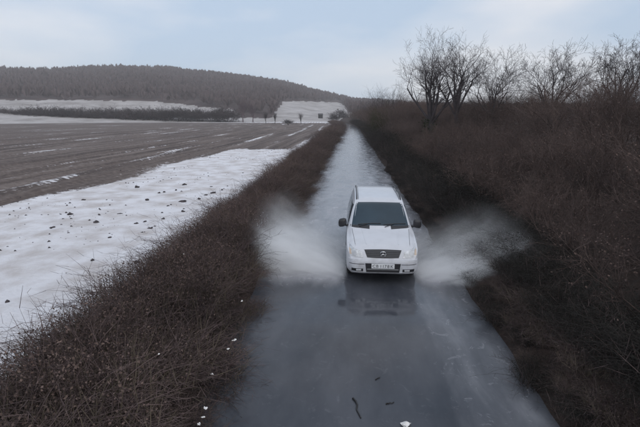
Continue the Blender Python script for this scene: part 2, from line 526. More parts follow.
def bramble_mesh(name, seed, mats, rad=0.8, hgt=0.9, canes=230, leaves=700, grass=420, leaf_size=0.03):
    rg = random.Random(seed); t = Twigs()
    for _ in range(canes):                            # arching canes
        q = rg.uniform(0, 6.283); r = rad * math.sqrt(rg.random()) * 0.7
        p = Vector((math.cos(q) * r, math.sin(q) * r, -0.1))
        q2 = rg.uniform(0, 6.283); out = Vector((math.cos(q2), math.sin(q2), 0))
        d = (out * rg.uniform(0.15, 0.8) + Vector((0, 0, 1))).normalized()
        n = rg.randint(5, 8); L = hgt * rg.uniform(0.7, 1.6) / n; r0 = rg.uniform(0.004, 0.009)
        for i in range(n):
            q_ = p + d * L
            t.seg(p, q_, r0 * (1 - i / (n + 1.0)), r0 * (1 - (i + 1) / (n + 1.0)))
            if rg.random() < 0.6:
                e = (d + rvec(rg, 0.7)).normalized()
                t.seg(q_, q_ + e * rg.uniform(0.08, 0.28), r0 * 0.5, r0 * 0.2)
            p = q_
            d = (d + out * 0.16 + Vector((0, 0, -0.17)) + rvec(rg, 0.13)).normalized()
    for _ in range(leaves):
        q = rg.uniform(0, 6.283); r = rad * rg.random() ** 0.5
        top = hgt * (1 - 0.55 * (r / rad) ** 2)
        p = Vector((math.cos(q) * r, math.sin(q) * r, top * rg.uniform(0.25, 1.0)))
        d = rvec(rg).normalized()
        t.leaf(p, d, rvec(rg).normalized(), leaf_size * rg.uniform(0.6, 1.7), leaf_size * rg.uniform(0.25, 0.55), 1)
    for _ in range(grass):
        q = rg.uniform(0, 6.283); r = rad * rg.random() ** 0.5
        p = Vector((math.cos(q) * r, math.sin(q) * r, 0))
        d = (Vector((0, 0, 1)) + rvec(rg, 0.45)).normalized()
        t.leaf(p, d, rvec(rg).normalized(), hgt * rg.uniform(0.3, 0.85), 0.006, 2)
    return t.mesh(name, mats)

def shrub_mesh(name, seed, mats, hgt=2.2, stems=16, spread=0.45, leaves=200, leaf_size=0.05):
    rg = random.Random(seed); t = Twigs()
    ends = []
    def grow(p, d, L, r, lev):
        n = 3
        for i in range(n):
            q = p + d * (L / n)
            t.seg(p, q, r * (1 - 0.25 * i / n), r * (1 - 0.25 * (i + 1) / n))
            p = q
            d = (d + rvec(rg, 0.14) + Vector((0, 0, 0.06))).normalized()
            if lev < 3 and (i > 0 or lev > 0):
                for _ in range(2 if lev < 2 else rg.randint(1, 2)):
                    e = (d + rvec(rg, 0.55)).normalized()
                    grow(p, e, L * rg.uniform(0.45, 0.7), r * 0.5, lev + 1)
            ends.append(p)
    for _ in range(stems):
        q = rg.uniform(0, 6.283); rr = rg.random() * 0.3
        p = Vector((math.cos(q) * rr, math.sin(q) * rr, -0.1))
        d = (Vector((math.cos(q), math.sin(q), 0)) * rg.uniform(0.1, 2 * spread) + Vector((0, 0, 1))).normalized()
        grow(p, d, hgt * rg.uniform(0.45, 0.68), 0.008 + 0.006 * hgt * rg.random(), 0)
    for _ in range(leaves):
        p = rg.choice(ends) + rvec(rg, 0.05)
        t.leaf(p, rvec(rg).normalized(), rvec(rg).normalized(), leaf_size * rg.uniform(0.6, 1.6), leaf_size * rg.uniform(0.25, 0.5), 1)
    return t.mesh(name, mats)

def put(me, name, parent, loc, rz, s, tilt=0.0):
    o = bpy.data.objects.new(name, me)
    C.objects.link(o)
    o.parent = parent
    o.location = loc
    o.rotation_euler = (tilt, 0, rz)
    o.scale = s if isinstance(s, tuple) else (s, s, s)
    return o

# --- left hedge: a low rough bramble bank between lane and field
rg = random.Random(3)
BR = [bramble_mesh('bramble_clump', 20 + i, [M['bramble'], M['dead_leaf'], M['dry_grass']]) for i in range(5)]
hedge = empty('bramble_hedge', ((HEDGE_L0 + HEDGE_L1) / 2, 5, 0))
tag(hedge, 'low tangled brown bramble hedge between the lane and the snowy field', 'hedge')
OFF = hedge.location.copy()
spots = []
y = 1.5
while y < 24:
    for x in np.arange(-4.25, -2.5, 0.56):
        spots.append((x + rg.uniform(-0.25, 0.25), y + rg.uniform(-0.3, 0.3), rg.uniform(0.85, 1.2)))
    y += 0.72
while y < 60:
    for x in (-4.1, -3.4, -2.75):
        spots.append((x + rg.uniform(-0.25, 0.25), y + rg.uniform(-0.4, 0.4), rg.uniform(1.1, 1.5)))
    y += 1.5
while y < 235:
    for x in (-3.9, -2.95):
        spots.append((x + rg.uniform(-0.25, 0.25), y + rg.uniform(-0.5, 0.5), rg.uniform(1.6, 2.3)))
    y += 4.6
for (x, y, s) in spots:
    z = bank_left(x) - 0.05
    me = rg.choice(BR)
    if x > -2.85 and y < 60: s *= 0.72
    dz = 0.72 + 0.3 * (x < -3.1) if s < 1.6 else 0.8
    if x > -2.8: dz *= 0.6
    put(me, 'bramble_clump', hedge, Vector((x + bend(y), y, z)) - OFF, rg.uniform(0, 6.28), (s, s * (1.3 if s > 1.5 else 1), s * dz))

# --- right side: overgrown bank with brambles at the road, shrubs above
overgrown = empty('overgrown_hedge', (6.0, 5, 0))
tag(overgrown, 'tall dark brown overgrown hedge rising on the bank right of the lane', 'hedge')
OFF = overgrown.location.copy()
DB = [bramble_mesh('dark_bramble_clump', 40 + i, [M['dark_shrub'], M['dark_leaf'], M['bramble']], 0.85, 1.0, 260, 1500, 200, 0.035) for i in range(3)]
SH = [shrub_mesh('shrub', 60 + i, [M['shrub'], M['dead_leaf']], 2.3, 14, 0.5, 700, 0.04) for i in range(5)]
TS = [shrub_mesh('tall_shrub', 80 + i, [M['shrub'], M['dead_leaf']], 4.2, 13, 0.3, 700, 0.055) for i in range(4)]
n_obj = 0
def shrub_at(me, name, x, y, s, sz=1.0):
    put(me, name, overgrown, Vector((x + bend(y), y, bank_right(x) - 0.08)) - OFF, rg.uniform(0, 6.28), (s, s, s * sz))
y = 2.0
while y < 34:
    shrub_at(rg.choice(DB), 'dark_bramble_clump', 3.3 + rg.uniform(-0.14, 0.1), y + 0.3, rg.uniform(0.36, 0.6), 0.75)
    shrub_at(rg.choice(BR), 'bramble_clump', 3.45 + rg.uniform(-0.2, 0.2), y + 0.8, rg.uniform(0.3, 0.5), 0.8)
    shrub_at(rg.choice(BR), 'bramble_clump', 3.75 + rg.uniform(-0.15, 0.15), y + 0.1, rg.uniform(0.45, 0.65), 0.7)
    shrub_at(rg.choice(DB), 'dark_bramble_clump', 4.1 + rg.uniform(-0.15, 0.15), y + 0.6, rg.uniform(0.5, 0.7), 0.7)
    nf = sm(-y, -17, -12)
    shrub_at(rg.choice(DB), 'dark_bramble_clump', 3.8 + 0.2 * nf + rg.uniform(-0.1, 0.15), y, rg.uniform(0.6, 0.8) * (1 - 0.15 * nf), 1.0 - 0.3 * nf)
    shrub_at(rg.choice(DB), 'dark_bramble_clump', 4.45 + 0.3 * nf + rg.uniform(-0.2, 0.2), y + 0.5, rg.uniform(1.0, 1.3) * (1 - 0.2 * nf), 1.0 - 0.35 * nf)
    y += 1.0
while y < 200:
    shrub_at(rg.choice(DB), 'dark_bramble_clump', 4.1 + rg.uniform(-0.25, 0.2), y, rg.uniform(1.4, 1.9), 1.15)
    y += 2.2 + 0.02 * y
y = 2.0
while y < 60:
    for x in (5.6, 7.2, 8.8):
        shrub_at(rg.choice(SH), 'shrub', x + rg.uniform(-0.5, 0.5), y + rg.uniform(-0.6, 0.6), rg.uniform(0.75, 1.05) * (1 + 0.05 * (x - 5)), 0.85)
    y += 1.75
y = 8.0
while y < 75:
    for x in (10.8, 13.2, 16.0):
        shrub_at(rg.choice(TS), 'tall_shrub', x + rg.uniform(-0.8, 0.8), y + rg.uniform(-0.9, 0.9), rg.uniform(0.7, 0.95))
    y += 2.4
y = 60.0
while y < 240:
    for x in (6.0, 9.0, 12.5):
        shrub_at(rg.choice(TS), 'tall_shrub', x + rg.uniform(-1, 1), y + rg.uniform(-1, 1), rg.uniform(1.0, 1.3))
    y += 4.5 + 0.015 * y

# --- trees
def tree(name, seed, loc, hgt, spread, label, levels=5, mat=None, ivy=0, fork=0.28, r0=None, nl=7, group=None, leanx=0.0):
    rg = random.Random(seed)
    root = empty(name, loc)
    tag(root, label, 'tree', group)
    tt, tb, tw, iv = Twigs(), Twigs(), Twigs(), Twigs()
    r0 = r0 or hgt * 0.021
    def grow(p, d, L, r, lev):
        n = 4 if lev < 3 else 3
        tgt = tb if lev < 3 else tw
        for i in range(n):
            q = p + d * (L / n)
            ra, rb = r * (1 - 0.55 * i / n), r * (1 - 0.55 * (i + 1) / n)
            tgt.seg(p, q, max(ra, 0.006), max(rb, 0.005), 0, 5 if lev < 2 else 3)
            p = q
            d = (d + rvec(rg, 0.11) + Vector((0, 0, 0.10 if lev < 4 else 0.04))).normalized()
            if lev < levels and (i > 0 or lev > 1):
                for _ in range(rg.choice((1, 1, 2)) if lev < 4 else rg.choice((1, 2))):
                    ax = d.orthogonal().normalized(); ax.rotate(Matrix.Rotation(rg.uniform(0, 6.283), 3, d))
                    an = rg.uniform(0.45, 0.85)
                    e = (d * math.cos(an) + ax * math.sin(an)).normalized()
                    grow(p, e, L * rg.uniform(0.46, 0.66), rb * 0.62, lev + 1)
    p = Vector((0, 0, -0.3)); d = Vector((leanx, 0, 1)).normalized()
    H0 = hgt * fork
    n = 6
    for i in range(n):
        q = p + d * ((H0 + 0.3) / n)
        flare = 1.5 if i == 0 else 1.0
        tt.seg(p, q, r0 * flare * (1 - 0.06 * i), r0 * (1 - 0.06 * (i + 1)), 0, 8)
        p = q
        d = (d + Vector((rg.gauss(0, 0.05), rg.gauss(0, 0.05), 0.05))).normalized()
    for i in range(nl):                              # limbs fan out from the fork
        q = 2 * math.pi * (i + rg.uniform(-0.25, 0.25)) / nl
        an = rg.uniform(0.25, 1.0) * spread if i else 0.08
        e = Vector((math.cos(q) * math.sin(an), math.sin(q) * math.sin(an), math.cos(an)))
        grow(p + Vector((0, 0, rg.uniform(-0.25, 0.0) * H0 * 0.6)), e, (hgt - H0) * rg.uniform(0.50, 0.64), r0 * rg.uniform(0.45, 0.62), 1)
    for k_ in range(ivy):
        q = rg.uniform(0, 6.283); zz_ = rg.random() ** 1.4 * H0 * 1.1
        rr = r0 * 1.2 + abs(rg.gauss(0, 0.22))
        iv.leaf(Vector((math.cos(q) * rr, math.sin(q) * rr, zz_)), rvec(rg).normalized(), rvec(rg).normalized(), rg.uniform(0.1, 0.2), 0.06, 0)
    m = mat or M['bark']
    link('trunk', tt.mesh('trunk', [m]), None, root)
    if tb.n: link('limbs', tb.mesh('limbs', [m]), None, root)
    link('crown', tw.mesh('crown', [m]), None, root)
    if ivy: link('ivy', iv.mesh('ivy', [M['ivy']]), None, root)
    return root, (len(tt.F) + len(tb.F) + len(tw.F))
def tree_px(name, seed, px, ytop, Y, label, zbase=None, **kw):
    b = at_y(px, 115, Y)
    z0 = bank_right(b.x) if zbase is None else zbase
    hgt = at_y(px, ytop, Y).z - z0
    return tree(name, seed, (b.x, Y, z0), hgt * 1.0, kw.pop('spread', 0.8), label, **kw)
tree_px('bare_tree', 101, 430, 46, 38, 'bare spreading tree with ivy at its foot rising above the right hedge', ivy=700, leanx=0.04, nl=8, r0=0.24)
tree_px('bare_tree', 102, 456, 40, 41, 'tallest bare tree of the right hedge, close behind the ivied one', spread=0.6, nl=7, r0=0.24)
tree_px('bare_tree', 103, 491, 60, 37, 'shorter bare tree in the right hedge beside the tallest one', spread=0.75)
tree_px('bare_tree', 104, 548, 50, 34, 'bare tree in the right hedge second from the right edge of the picture', spread=0.8)
tree_px('bare_tree', 105, 618, 42, 32, 'bare tree in the right hedge at the right edge of the picture', spread=0.8)
tree_px('bare_tree', 106, 397, 84, 78, 'small bare tree left of the ivied tree above the hedge', levels=4, r0=0.12)
tree_px('bare_tree', 107, 383, 83, 90, 'small bare tree far along the hedge, second from the lane', levels=4, r0=0.12)
tree_px('bare_tree', 108, 372, 91, 110, 'small bare tree farthest along the hedge, nearest the lane', levels=4, r0=0.12)
OL = shrub_mesh('olive_shrub', 95, [M['olive'], M['olive']], 4.5, 16, 0.3, 1600, 0.1)
for (px, Y, s) in ((377, 62, 0.85), (381, 70, 1.0)):
    b = at_y(px, 115, Y)
    shrub_at(OL, 'olive_shrub', b.x, Y, s)

# far hedgerow across the field and lone trees at the foot of the hill
FB = [shrub_mesh('bush_crown', 120 + i, [M['hedge_far'], M['hedge_far']], 6.0, 24, 0.7, 5000, 0.2) for i in range(3)]
def far_bush(px, ybase, ytop, label, group=None, wide=1.0, name='hedgerow_bush', cat='bush'):
    g = ground(px, ybase)
    hgt = at_y(px, ytop, g.y).z
    o = put(rg.choice(FB), name, None, (g.x, g.y, 0.1), rg.uniform(0, 6.28), (hgt / 5.6 * wide, hgt / 5.6 * wide, hgt / 5.6))
    tag(o, label, cat, group)
    return o
g0 = ground(100, 122.3)
hedgerow = empty('far_hedgerow', (g0.x, g0.y, 0.1))
tag(hedgerow, 'dark bare hedgerow across the far edge of the brown ploughed field', 'hedge')
for px in np.arange(-30, 238, 8.0):
    px = px + rg.uniform(-2, 2)
    g = ground(px, 122.3)
    hs = at_y(px, rg.uniform(108.5, 111.5), g.y).z / 5.6
    put(rg.choice(FB), 'bush', hedgerow, Vector((g.x, g.y, 0.1)) - hedgerow.location, rg.uniform(0, 6.28), (hs * 1.5, hs * 1.5, hs))
def far_tree(px, ybase, ytop, label, seed, mat=None, spread=0.6):
    g = ground(px, ybase)
    hgt = at_y(px, ytop, g.y).z
    tree('far_tree', seed, (g.x, g.y, 0.0), hgt, spread, label, levels=4, mat=mat or M['hedge_far'], fork=0.2, r0=hgt * 0.03, nl=8)
far_tree(243, 122.5, 98, 'tall purplish bare tree at the right end of the far hedgerow', 131, M['purple_tree'])
far_tree(253, 122.5, 100, 'purplish bare tree just right of the tallest one by the far hedgerow', 132, M['purple_tree'])
far_tree(266, 124, 111, 'slim dark tree on the pale strip below the hill, left of a pair', 133, spread=0.4)
far_tree(275, 124, 111.5, 'slim dark tree on the pale strip below the hill, right of a pair', 134, spread=0.4)
far_tree(301, 124, 112, 'slim dark tree on the pale strip left of the dark hut', 135, spread=0.4)
far_bush(288, 125, 120.5, 'low dark bush on the pale strip between the slim trees', None, 1.8, 'low_bush')
far_bush(334, 122, 115.5, 'dark bush beside the end of the left hedge, right of the hut', None, 1.5, 'low_bush')
far_bush(341, 121, 110.5, 'dark bush where the lane meets the foot of the hill', None, 1.2, 'low_bush')

# ------------------------------------------------------------------ far buildings
def box(bm, x0, x1, y0, y1, z0, z1):
    vs = [bm.verts.new(p) for p in ((x0, y0, z0), (x1, y0, z0), (x1, y1, z0), (x0, y1, z0), (x0, y0, z1), (x1, y0, z1), (x1, y1, z1), (x0, y1, z1))]
    for f in ((0, 3, 2, 1), (4, 5, 6, 7), (0, 1, 5, 4), (1, 2, 6, 5), (2, 3, 7, 6), (3, 0, 4, 7)):
        bm.faces.new([vs[i] for i in f])
def gable(name, loc, rz, wx, dy, hz, rise, wall, roof, label, cat, win=()):
    t = empty(name, loc, rz)
    tag(t, label, cat)
    bm = bmesh.new(); box(bm, -wx / 2, wx / 2, -dy / 2, dy / 2, -0.5, hz)
    link('wall', from_bm('wall', bm), wall, t)
    bm = bmesh.new()
    o = 0.2
    P = [(-wx / 2 - o, -dy / 2 - o, hz + 0.003), (wx / 2 + o, -dy / 2 - o, hz + 0.003), (wx / 2 + o, dy / 2 + o, hz + 0.003), (-wx / 2 - o, dy / 2 + o, hz + 0.003), (-wx / 2 - o, 0, hz + rise), (wx / 2 + o, 0, hz + rise)]
    v = [bm.verts.new(p) for p in P]
    for f in ((0, 1, 5, 4), (2, 3, 4, 5), (0, 4, 3), (1, 2, 5), (0, 3, 2, 1)): bm.faces.new([v[i] for i in f])
    link('roof', from_bm('roof', bm), roof, t)
    for (nm, x0, x1, z0, z1) in win:
        bm = bmesh.new(); box(bm, x0, x1, -dy / 2 - 0.06, -dy / 2 - 0.003, z0, z1)
        link(nm, from_bm(nm, bm), M['trim'], t)
    return t
g = at_y(320.5, 114.3, 300)
a_ = math.atan2(g.x, g.y); r_ = math.hypot(g.x, g.y)
gable('hut', (g.x, g.y, hill_z(a_, r_)), 0.15, 3.0, 2.6, 2.3, 1.0, M['shed_wall'], M['shed_roof'], 'small dark hut standing alone on the pale slope at the foot of the hill', 'hut', (('door', -0.5, 0.5, 0.0, 1.9),))
g = at_y(352.7, 112.0, 330)
a_ = math.atan2(g.x, g.y); r_ = math.hypot(g.x, g.y)
gable('house', (g.x, g.y, hill_z(a_, r_) + 0.5), 0.2, 4.2, 5, 3.2, 0.9, M['house_wall'], M['shed_roof'], 'tiny pale house at the far end of the lane', 'house', (('window', -1.4, -0.6, 1.0, 2.1), ('window', 0.6, 1.4, 1.0, 2.1)))

# ------------------------------------------------------------------ the van
van = empty('van', (VX, VY, 0.0))
tag(van, 'silver white van driving towards the viewer through flood water', 'van')
S_T = [0.0, 0.03, 0.08, 0.14, 0.24, 0.62, 1.24, 1.36, 1.63, 2.05, 2.19, 2.43, 3.0, 4.15, 4.70, 4.87, 4.97, 5.0]
ZT_ = [0.64, 0.72, 0.84, 0.93, 0.985, 1.08, 1.19, 1.235, 1.45, 1.775, 1.83, 1.865, 1.89, 1.875, 1.83, 1.76, 1.62, 1.50]
W_S = [0.0, 0.04, 0.10, 0.20, 0.40, 0.80, 1.2, 4.15, 4.75, 4.93, 5.0]
W_V = [0.72, 0.815, 0.87, 0.912, 0.937, 0.948, 0.952, 0.952, 0.93, 0.88, 0.82]
def ztop(s): return float(np.interp(s, S_T, ZT_))
def halfw(s): return float(np.interp(s, W_S, W_V))
ZB_S, ZB_V = [0, 0.1, 0.5, 4.65, 5.0], [0.34, 0.27, 0.24, 0.27, 0.38]
def section(s):
    zb, zt, wd = float(np.interp(s, ZB_S, ZB_V)), ztop(s), halfw(s)
    belt = min(1.12, zt - 0.10)
    pts = [(0, zb), (wd * 0.6, zb), (wd * 0.9, zb + 0.02), (wd * 0.985, zb + 0.10), (wd * 0.996, zb + 0.2),
           (wd, zb + (belt - zb) * 0.45), (wd * 0.998, zb + (belt - zb) * 0.72), (wd * 0.982, belt)]
    up = max(0.0, zt - 0.06 - belt)
    full = min(1.0, up / 0.65)                       # how far the cabin has risen out of the bonnet
    wt = wd * (0.915 - 0.135 * full)
    for f in (0.25, 0.5, 0.75, 0.92):
        pts.append((wd * 0.982 + (wt - wd * 0.982) * (f ** 1.25), belt + (zt - 0.075 - belt) * f))
    pts += [(wt * 0.955, zt - 0.04), (wt * 0.87, zt - 0.018), (wt * 0.6, zt - 0.006), (wt * 0.3, zt - 0.001), (0, zt)]
    return pts
stations = sorted(set([0, 0.015] + [round(v, 3) for v in np.arange(0.03, 0.3, 0.03)] + [round(v, 3) for v in np.arange(0.3, 4.75, 0.08)] + [4.75, 4.81, 4.87, 4.93, 4.97, 5.0]))
secs = [section(s) for s in stations]
arr = np.array(secs)
ker = np.array([1, 2, 1]) / 4.0                      # soften kinks between stations
for _ in range(2):
    a2 = arr.copy()
    a2[1:-1] = arr[:-2] * ker[0] + arr[1:-1] * ker[1] + arr[2:] * ker[2]
    arr = a2
bm = bmesh.new()
rings = []
for s, sec in zip(stations, arr):
    ring = [bm.verts.new((x, s, z)) for x, z in sec]
    ring += [bm.verts.new((-x, s, z)) for x, z in sec[-2:0:-1]]
    rings.append(ring)
for r1, r2 in zip(rings[:-1], rings[1:]):
    n = len(r1)
    for i in range(n):
        bm.faces.new((r1[i], r1[(i + 1) % n], r2[(i + 1) % n], r2[i]))
def cap(ring):
    h = len(ring) // 2
    n = len(ring)
    for i in range(h):
        a1, a2_, b1, b2 = ring[i], ring[i + 1], ring[(n - i) % n], ring[n - i - 1]
        vs = []
        for v in (a1, a2_, b2, b1):
            if v not in vs: vs.append(v)
        if len(vs) >= 3: bm.faces.new(vs)
cap(rings[0]); cap(rings[-1])
bmesh.ops.recalc_face_normals(bm, faces=bm.faces)
BV = BVHTree.FromBMesh(bm)
body_me = from_bm('body', bm, True)
body = link('body', body_me, M['paint'], van)
# wheel arches
WHEELS = [(sx, s) for s in (0.95, 4.15) for sx in (-1, 1)]
bm = bmesh.new()
for s in (0.95, 4.15):
    for sx in (-1, 1):
        bmesh.ops.create_cone(bm, cap_ends=True, segments=40, radius1=0.39, radius2=0.39, depth=0.42,
                              matrix=Matrix.Translation((sx * 0.84, s, 0.34)) @ Matrix.Rotation(math.pi / 2, 4, 'Y'))
cut = link('cutter', from_bm('cutter', bm), M['trim'])
cut.parent = van
md = body.modifiers.new('arch', 'BOOLEAN')
md.operation, md.solver, md.object = 'DIFFERENCE', 'EXACT', cut
bpy.context.view_layer.update()
ev = body.evaluated_get(bpy.context.evaluated_depsgraph_get())
nm = bpy.data.meshes.new_from_object(ev)
body.modifiers.clear()
if len(nm.polygons) > 500:
    body.data = nm
    body.data.name = 'body'
    if len(body.data.materials) == 0: body.data.materials.append(M['paint'])
    try: body.data.set_sharp_from_angle(angle=R(38))
    except Exception: pass
bpy.data.objects.remove(cut)

def hit_front(x, z):
    h = BV.ray_cast(Vector((x, -2, z)), Vector((0, 1, 0)))
    return h[0].y if h[0] else 0.3
def hit_side(s, z, sx):
    h = BV.ray_cast(Vector((sx * 3, s, z)), Vector((-sx, 0, 0)))
    return h[0].x if h[0] else sx * 0.9
def hit_top(x, s):
    h = BV.ray_cast(Vector((x, s, 4)), Vector((0, 0, -1)))
    return h[0].z if h[0] else 1.0
def patch(name, rows, mode, off, mat, parent, thick=0.02, sx=1):
    """rows: list of rows of 2-D points; each is thrown onto the body and raised by off, then given thickness"""
    outer, inner = [], []
    for row in rows:
        for (a, b) in row:
            if mode == 'front':
                q = hit_front(a, b); outer.append((a, q - off, b)); inner.append((a, q - off + thick, b))
            elif mode == 'side':
                q = hit_side(a, b, sx); outer.append((q + sx * off, a, b)); inner.append((q + sx * (off - thick), a, b))
            else:
                q = hit_top(a, b); outer.append((a, b, q + off)); inner.append((a, b, q + off - thick))
    nr, nc = len(rows), len(rows[0])
    V = outer + inner
    N = nr * nc
    Fc = []
    for i in range(nr - 1):
        for j in range(nc - 1):
            q = (i * nc + j, i * nc + j + 1, (i + 1) * nc + j + 1, (i + 1) * nc + j)
            Fc.append(q); Fc.append(tuple(v + N for v in reversed(q)))
    edge = [j for j in range(nc)] + [i * nc + nc - 1 for i in range(1, nr)] + [(nr - 1) * nc + j for j in range(nc - 2, -1, -1)] + [i * nc for i in range(nr - 2, 0, -1)]
    for a, b in zip(edge, edge[1:] + edge[:1]):
        Fc.append((a, a + N, b + N, b))
    bm = bmesh.new()
    vs = [bm.verts.new(v) for v in V]
    for f in Fc: bm.faces.new([vs[i] for i in f])
    me = from_bm(name, bm, True)
    try: me.set_sharp_from_angle(angle=R(35))
    except Exception: pass
    return link(name, me, mat, parent)
def quad_rows(bl, br, tr, tl, nu=14, nv=8, bulge_b=0.0, bulge_t=0.0, bulge_s=0.0):
    rows = []
    for i in range(nv + 1):
        v = i / nv
        row = []
        for j in range(nu + 1):
            u = j / nu
            x = (1 - v) * ((1 - u) * bl[0] + u * br[0]) + v * ((1 - u) * tl[0] + u * tr[0])
            z = (1 - v) * ((1 - u) * bl[1] + u * br[1]) + v * ((1 - u) * tl[1] + u * tr[1])
            z += 4 * u * (1 - u) * ((1 - v) * bulge_b + v * bulge_t)
            x += 4 * v * (1 - v) * bulge_s * (2 * u - 1)
            row.append((x, z))
        rows.append(row)
    return rows

# windscreen with its dark surround, wipers and cowl
ws = patch('windscreen', quad_rows((-0.80, 1.245), (0.80, 1.245), (0.665, 1.765), (-0.665, 1.765), 20, 14, 0.0, 0.012, 0.012), 'front', 0.006, M['glass'], van, 0.02)
for sx in (-1, 1):                                    # dark cowl each side of the raised middle of the bonnet
    a_, b_ = (0.30, 0.84) if sx > 0 else (-0.84, -0.30)
    patch('cowl_panel', quad_rows((a_, 1.205 if sx < 0 else 1.185), (b_, 1.185 if sx < 0 else 1.205), (b_ * 0.985, 1.25), (a_, 1.25), 10, 4), 'front', 0.010, M['trim'], van, 0.03)
def tube(name, pts, rad, mat, parent, sides=8, taper=1.0):
    t = Twigs()
    P = [Vector(p) for p in pts]
    V, Fc = [], []
    for i, p in enumerate(P):
        d = (P[min(i + 1, len(P) - 1)] - P[max(i - 1, 0)]).normalized()
        s = d.cross(Vector((0.13, 0.21, 0.97))).normalized(); tt = d.cross(s)
        r = rad * (1 + (taper - 1) * i / (len(P) - 1))
        for k_ in range(sides):
            q = 2 * math.pi * k_ / sides
            V.append(p + s * math.cos(q) * r + tt * math.sin(q) * r)
    for i in range(len(P) - 1):
        for k_ in range(sides):
            j = (k_ + 1) % sides
            Fc.append((i * sides + k_, i * sides + j, (i + 1) * sides + j, (i + 1) * sides + k_))
    Fc.append(tuple(range(sides))[::-1]); Fc.append(tuple((len(P) - 1) * sides + k_ for k_ in range(sides)))
    bm = bmesh.new(); vs = [bm.verts.new(v) for v in V]
    for f in Fc: bm.faces.new([vs[i] for i in f])
    return link(name, from_bm(name, bm, True), mat, parent)
for (x0, x1) in ((-0.62, 0.02), (0.10, 0.72)):
    pts = []
    for i in range(9):
        u = i / 8; x = x0 + (x1 - x0) * u; z = 1.262 + 0.05 * u * (1 - u) + 0.03 * u
        pts.append((x, hit_front(x, z) - 0.022, z))
    wp = tube('wiper', pts, 0.011, M['trim'], van)
    tube('wiper_arm', [(x0 + 0.03, hit_front(x0, 1.22) - 0.02, 1.225), pts[4]], 0.010, M['trim'], wp)

# grille with slats and the ringed three-pointed star
gr = patch('grille', quad_rows((-0.40, 0.742), (0.40, 0.742), (0.475, 0.915), (-0.475, 0.915), 16, 6, -0.012, 0.012), 'front', 0.008, M['trim'], van, 0.03)
patch('grille_surround', quad_rows((-0.49, 0.918), (0.49, 0.918), (0.485, 0.938), (-0.485, 0.938), 16, 2, 0.012, 0.012), 'front', 0.014, M['paint'], gr, 0.03)
for i in range(4):
    z = 0.762 + i * 0.039; hw = 0.395 + (z - 0.742) / 0.173 * 0.07
    patch('slat', quad_rows((-hw, z), (hw, z), (hw, z + 0.015), (-hw, z + 0.015), 16, 1), 'front', 0.022, M['grille'], gr, 0.02)
ey = hit_front(0, 0.83) - 0.04
em = tube('emblem', [(0.072 * math.cos(q), ey + 0.55 * 0 - 0.0, 0.83 + 0.072 * math.sin(q)) for q in np.linspace(0, 2 * math.pi, 25)], 0.009, M['chrome'], gr, 6)
for k_ in range(3):
    q = math.pi / 2 + k_ * 2 * math.pi / 3
    tube('emblem_point', [(0, ey - 0.003, 0.83), (0.07 * math.cos(q), ey, 0.83 + 0.07 * math.sin(q))], 0.014, M['chrome'], em, 5, 0.35)

# headlights
for sx in (-1, 1):
    q = [(0.50, 0.735), (0.845, 0.775), (0.875, 0.985), (0.545, 0.875)]
    if sx < 0: q = [(-q[1][0], q[1][1]), (-q[0][0], q[0][1]), (-q[3][0], q[3][1]), (-q[2][0], q[2][1])]
    hl = patch('headlight', quad_rows(*q, 10, 8), 'front', 0.010, M['lens'], van, 0.03)
    for (cx, cz, r) in ((0.61, 0.80, 0.055), (0.73, 0.835, 0.06)):
        ring = [(sx * cx + r * f * math.cos(t), cz + r * f * math.sin(t)) for f in (0.02, 0.55, 1.0) for t in np.linspace(0, 2 * math.pi, 17)]
        rows = [ring[:17], ring[17:34], ring[34:]]
        yb = hit_front(sx * cx, cz) - 0.014
        V = [(x, hit_front(x, z) - 0.016 + (0.004 if i < 17 else 0), z) for i, (x, z) in enumerate(ring)]
        Fc = [(i * 17 + j, i * 17 + j + 1, (i + 1) * 17 + j + 1, (i + 1) * 17 + j) for i in range(2) for j in range(16)]
        link('lamp', mesh('lamp', V, Fc, True), M['reflector'], hl)
    qa = [(0.80, 0.80), (0.858, 0.81), (0.872, 0.93), (0.815, 0.905)]
    if sx < 0: qa = [(-qa[1][0], qa[1][1]), (-qa[0][0], qa[0][1]), (-qa[3][0], qa[3][1]), (-qa[2][0], qa[2][1])]
    patch('indicator', quad_rows(*qa, 4, 4), 'front', 0.015, M['amber'], hl, 0.02)

# bumper, lower intake, fog lamps, number plate
bp = patch('bumper', quad_rows((-0.86, 0.36), (0.86, 0.36), (0.885, 0.70), (-0.885, 0.70), 30, 10, 0.0, -0.01), 'front', 0.035, M['paint'], van, 0.06)
def bump_patch(name, rows, off, mat, parent, thick=0.03):
    return patch(name, rows, 'front', 0.035 + off, mat, parent, thick)
bump_patch('air_intake', quad_rows((-0.42, 0.37), (0.42, 0.37), (0.45, 0.605), (-0.45, 0.605), 14, 4), 0.006, M['trim'], bp)
bump_patch('chrome_strip', quad_rows((-0.40, 0.442), (0.40, 0.442), (0.40, 0.462), (-0.40, 0.462), 14, 1), 0.022, M['alloy'], bp)
for sx in (-1, 1):
    q = [(0.50, 0.385), (0.80, 0.395), (0.80, 0.47), (0.50, 0.46)]
    if sx < 0: q = [(-q[1][0], q[1][1]), (-q[0][0], q[0][1]), (-q[3][0], q[3][1]), (-q[2][0], q[2][1])]
    fg = bump_patch('fog_recess', quad_rows(*q, 8, 3), 0.005, M['trim'], bp)
    q = [(0.55, 0.405), (0.68, 0.408), (0.68, 0.455), (0.55, 0.452)]
    if sx < 0: q = [(-q[1][0], q[1][1]), (-q[0][0], q[0][1]), (-q[3][0], q[3][1]), (-q[2][0], q[2][1])]
    bump_patch('fog_lamp', quad_rows(*q, 5, 3), 0.012, M['lens'], fg)
bump_patch('rubbing_strip', quad_rows((0.47, 0.575), (0.86, 0.58), (0.86, 0.592), (0.47, 0.587), 8, 1), 0.004, M['trim'], bp)
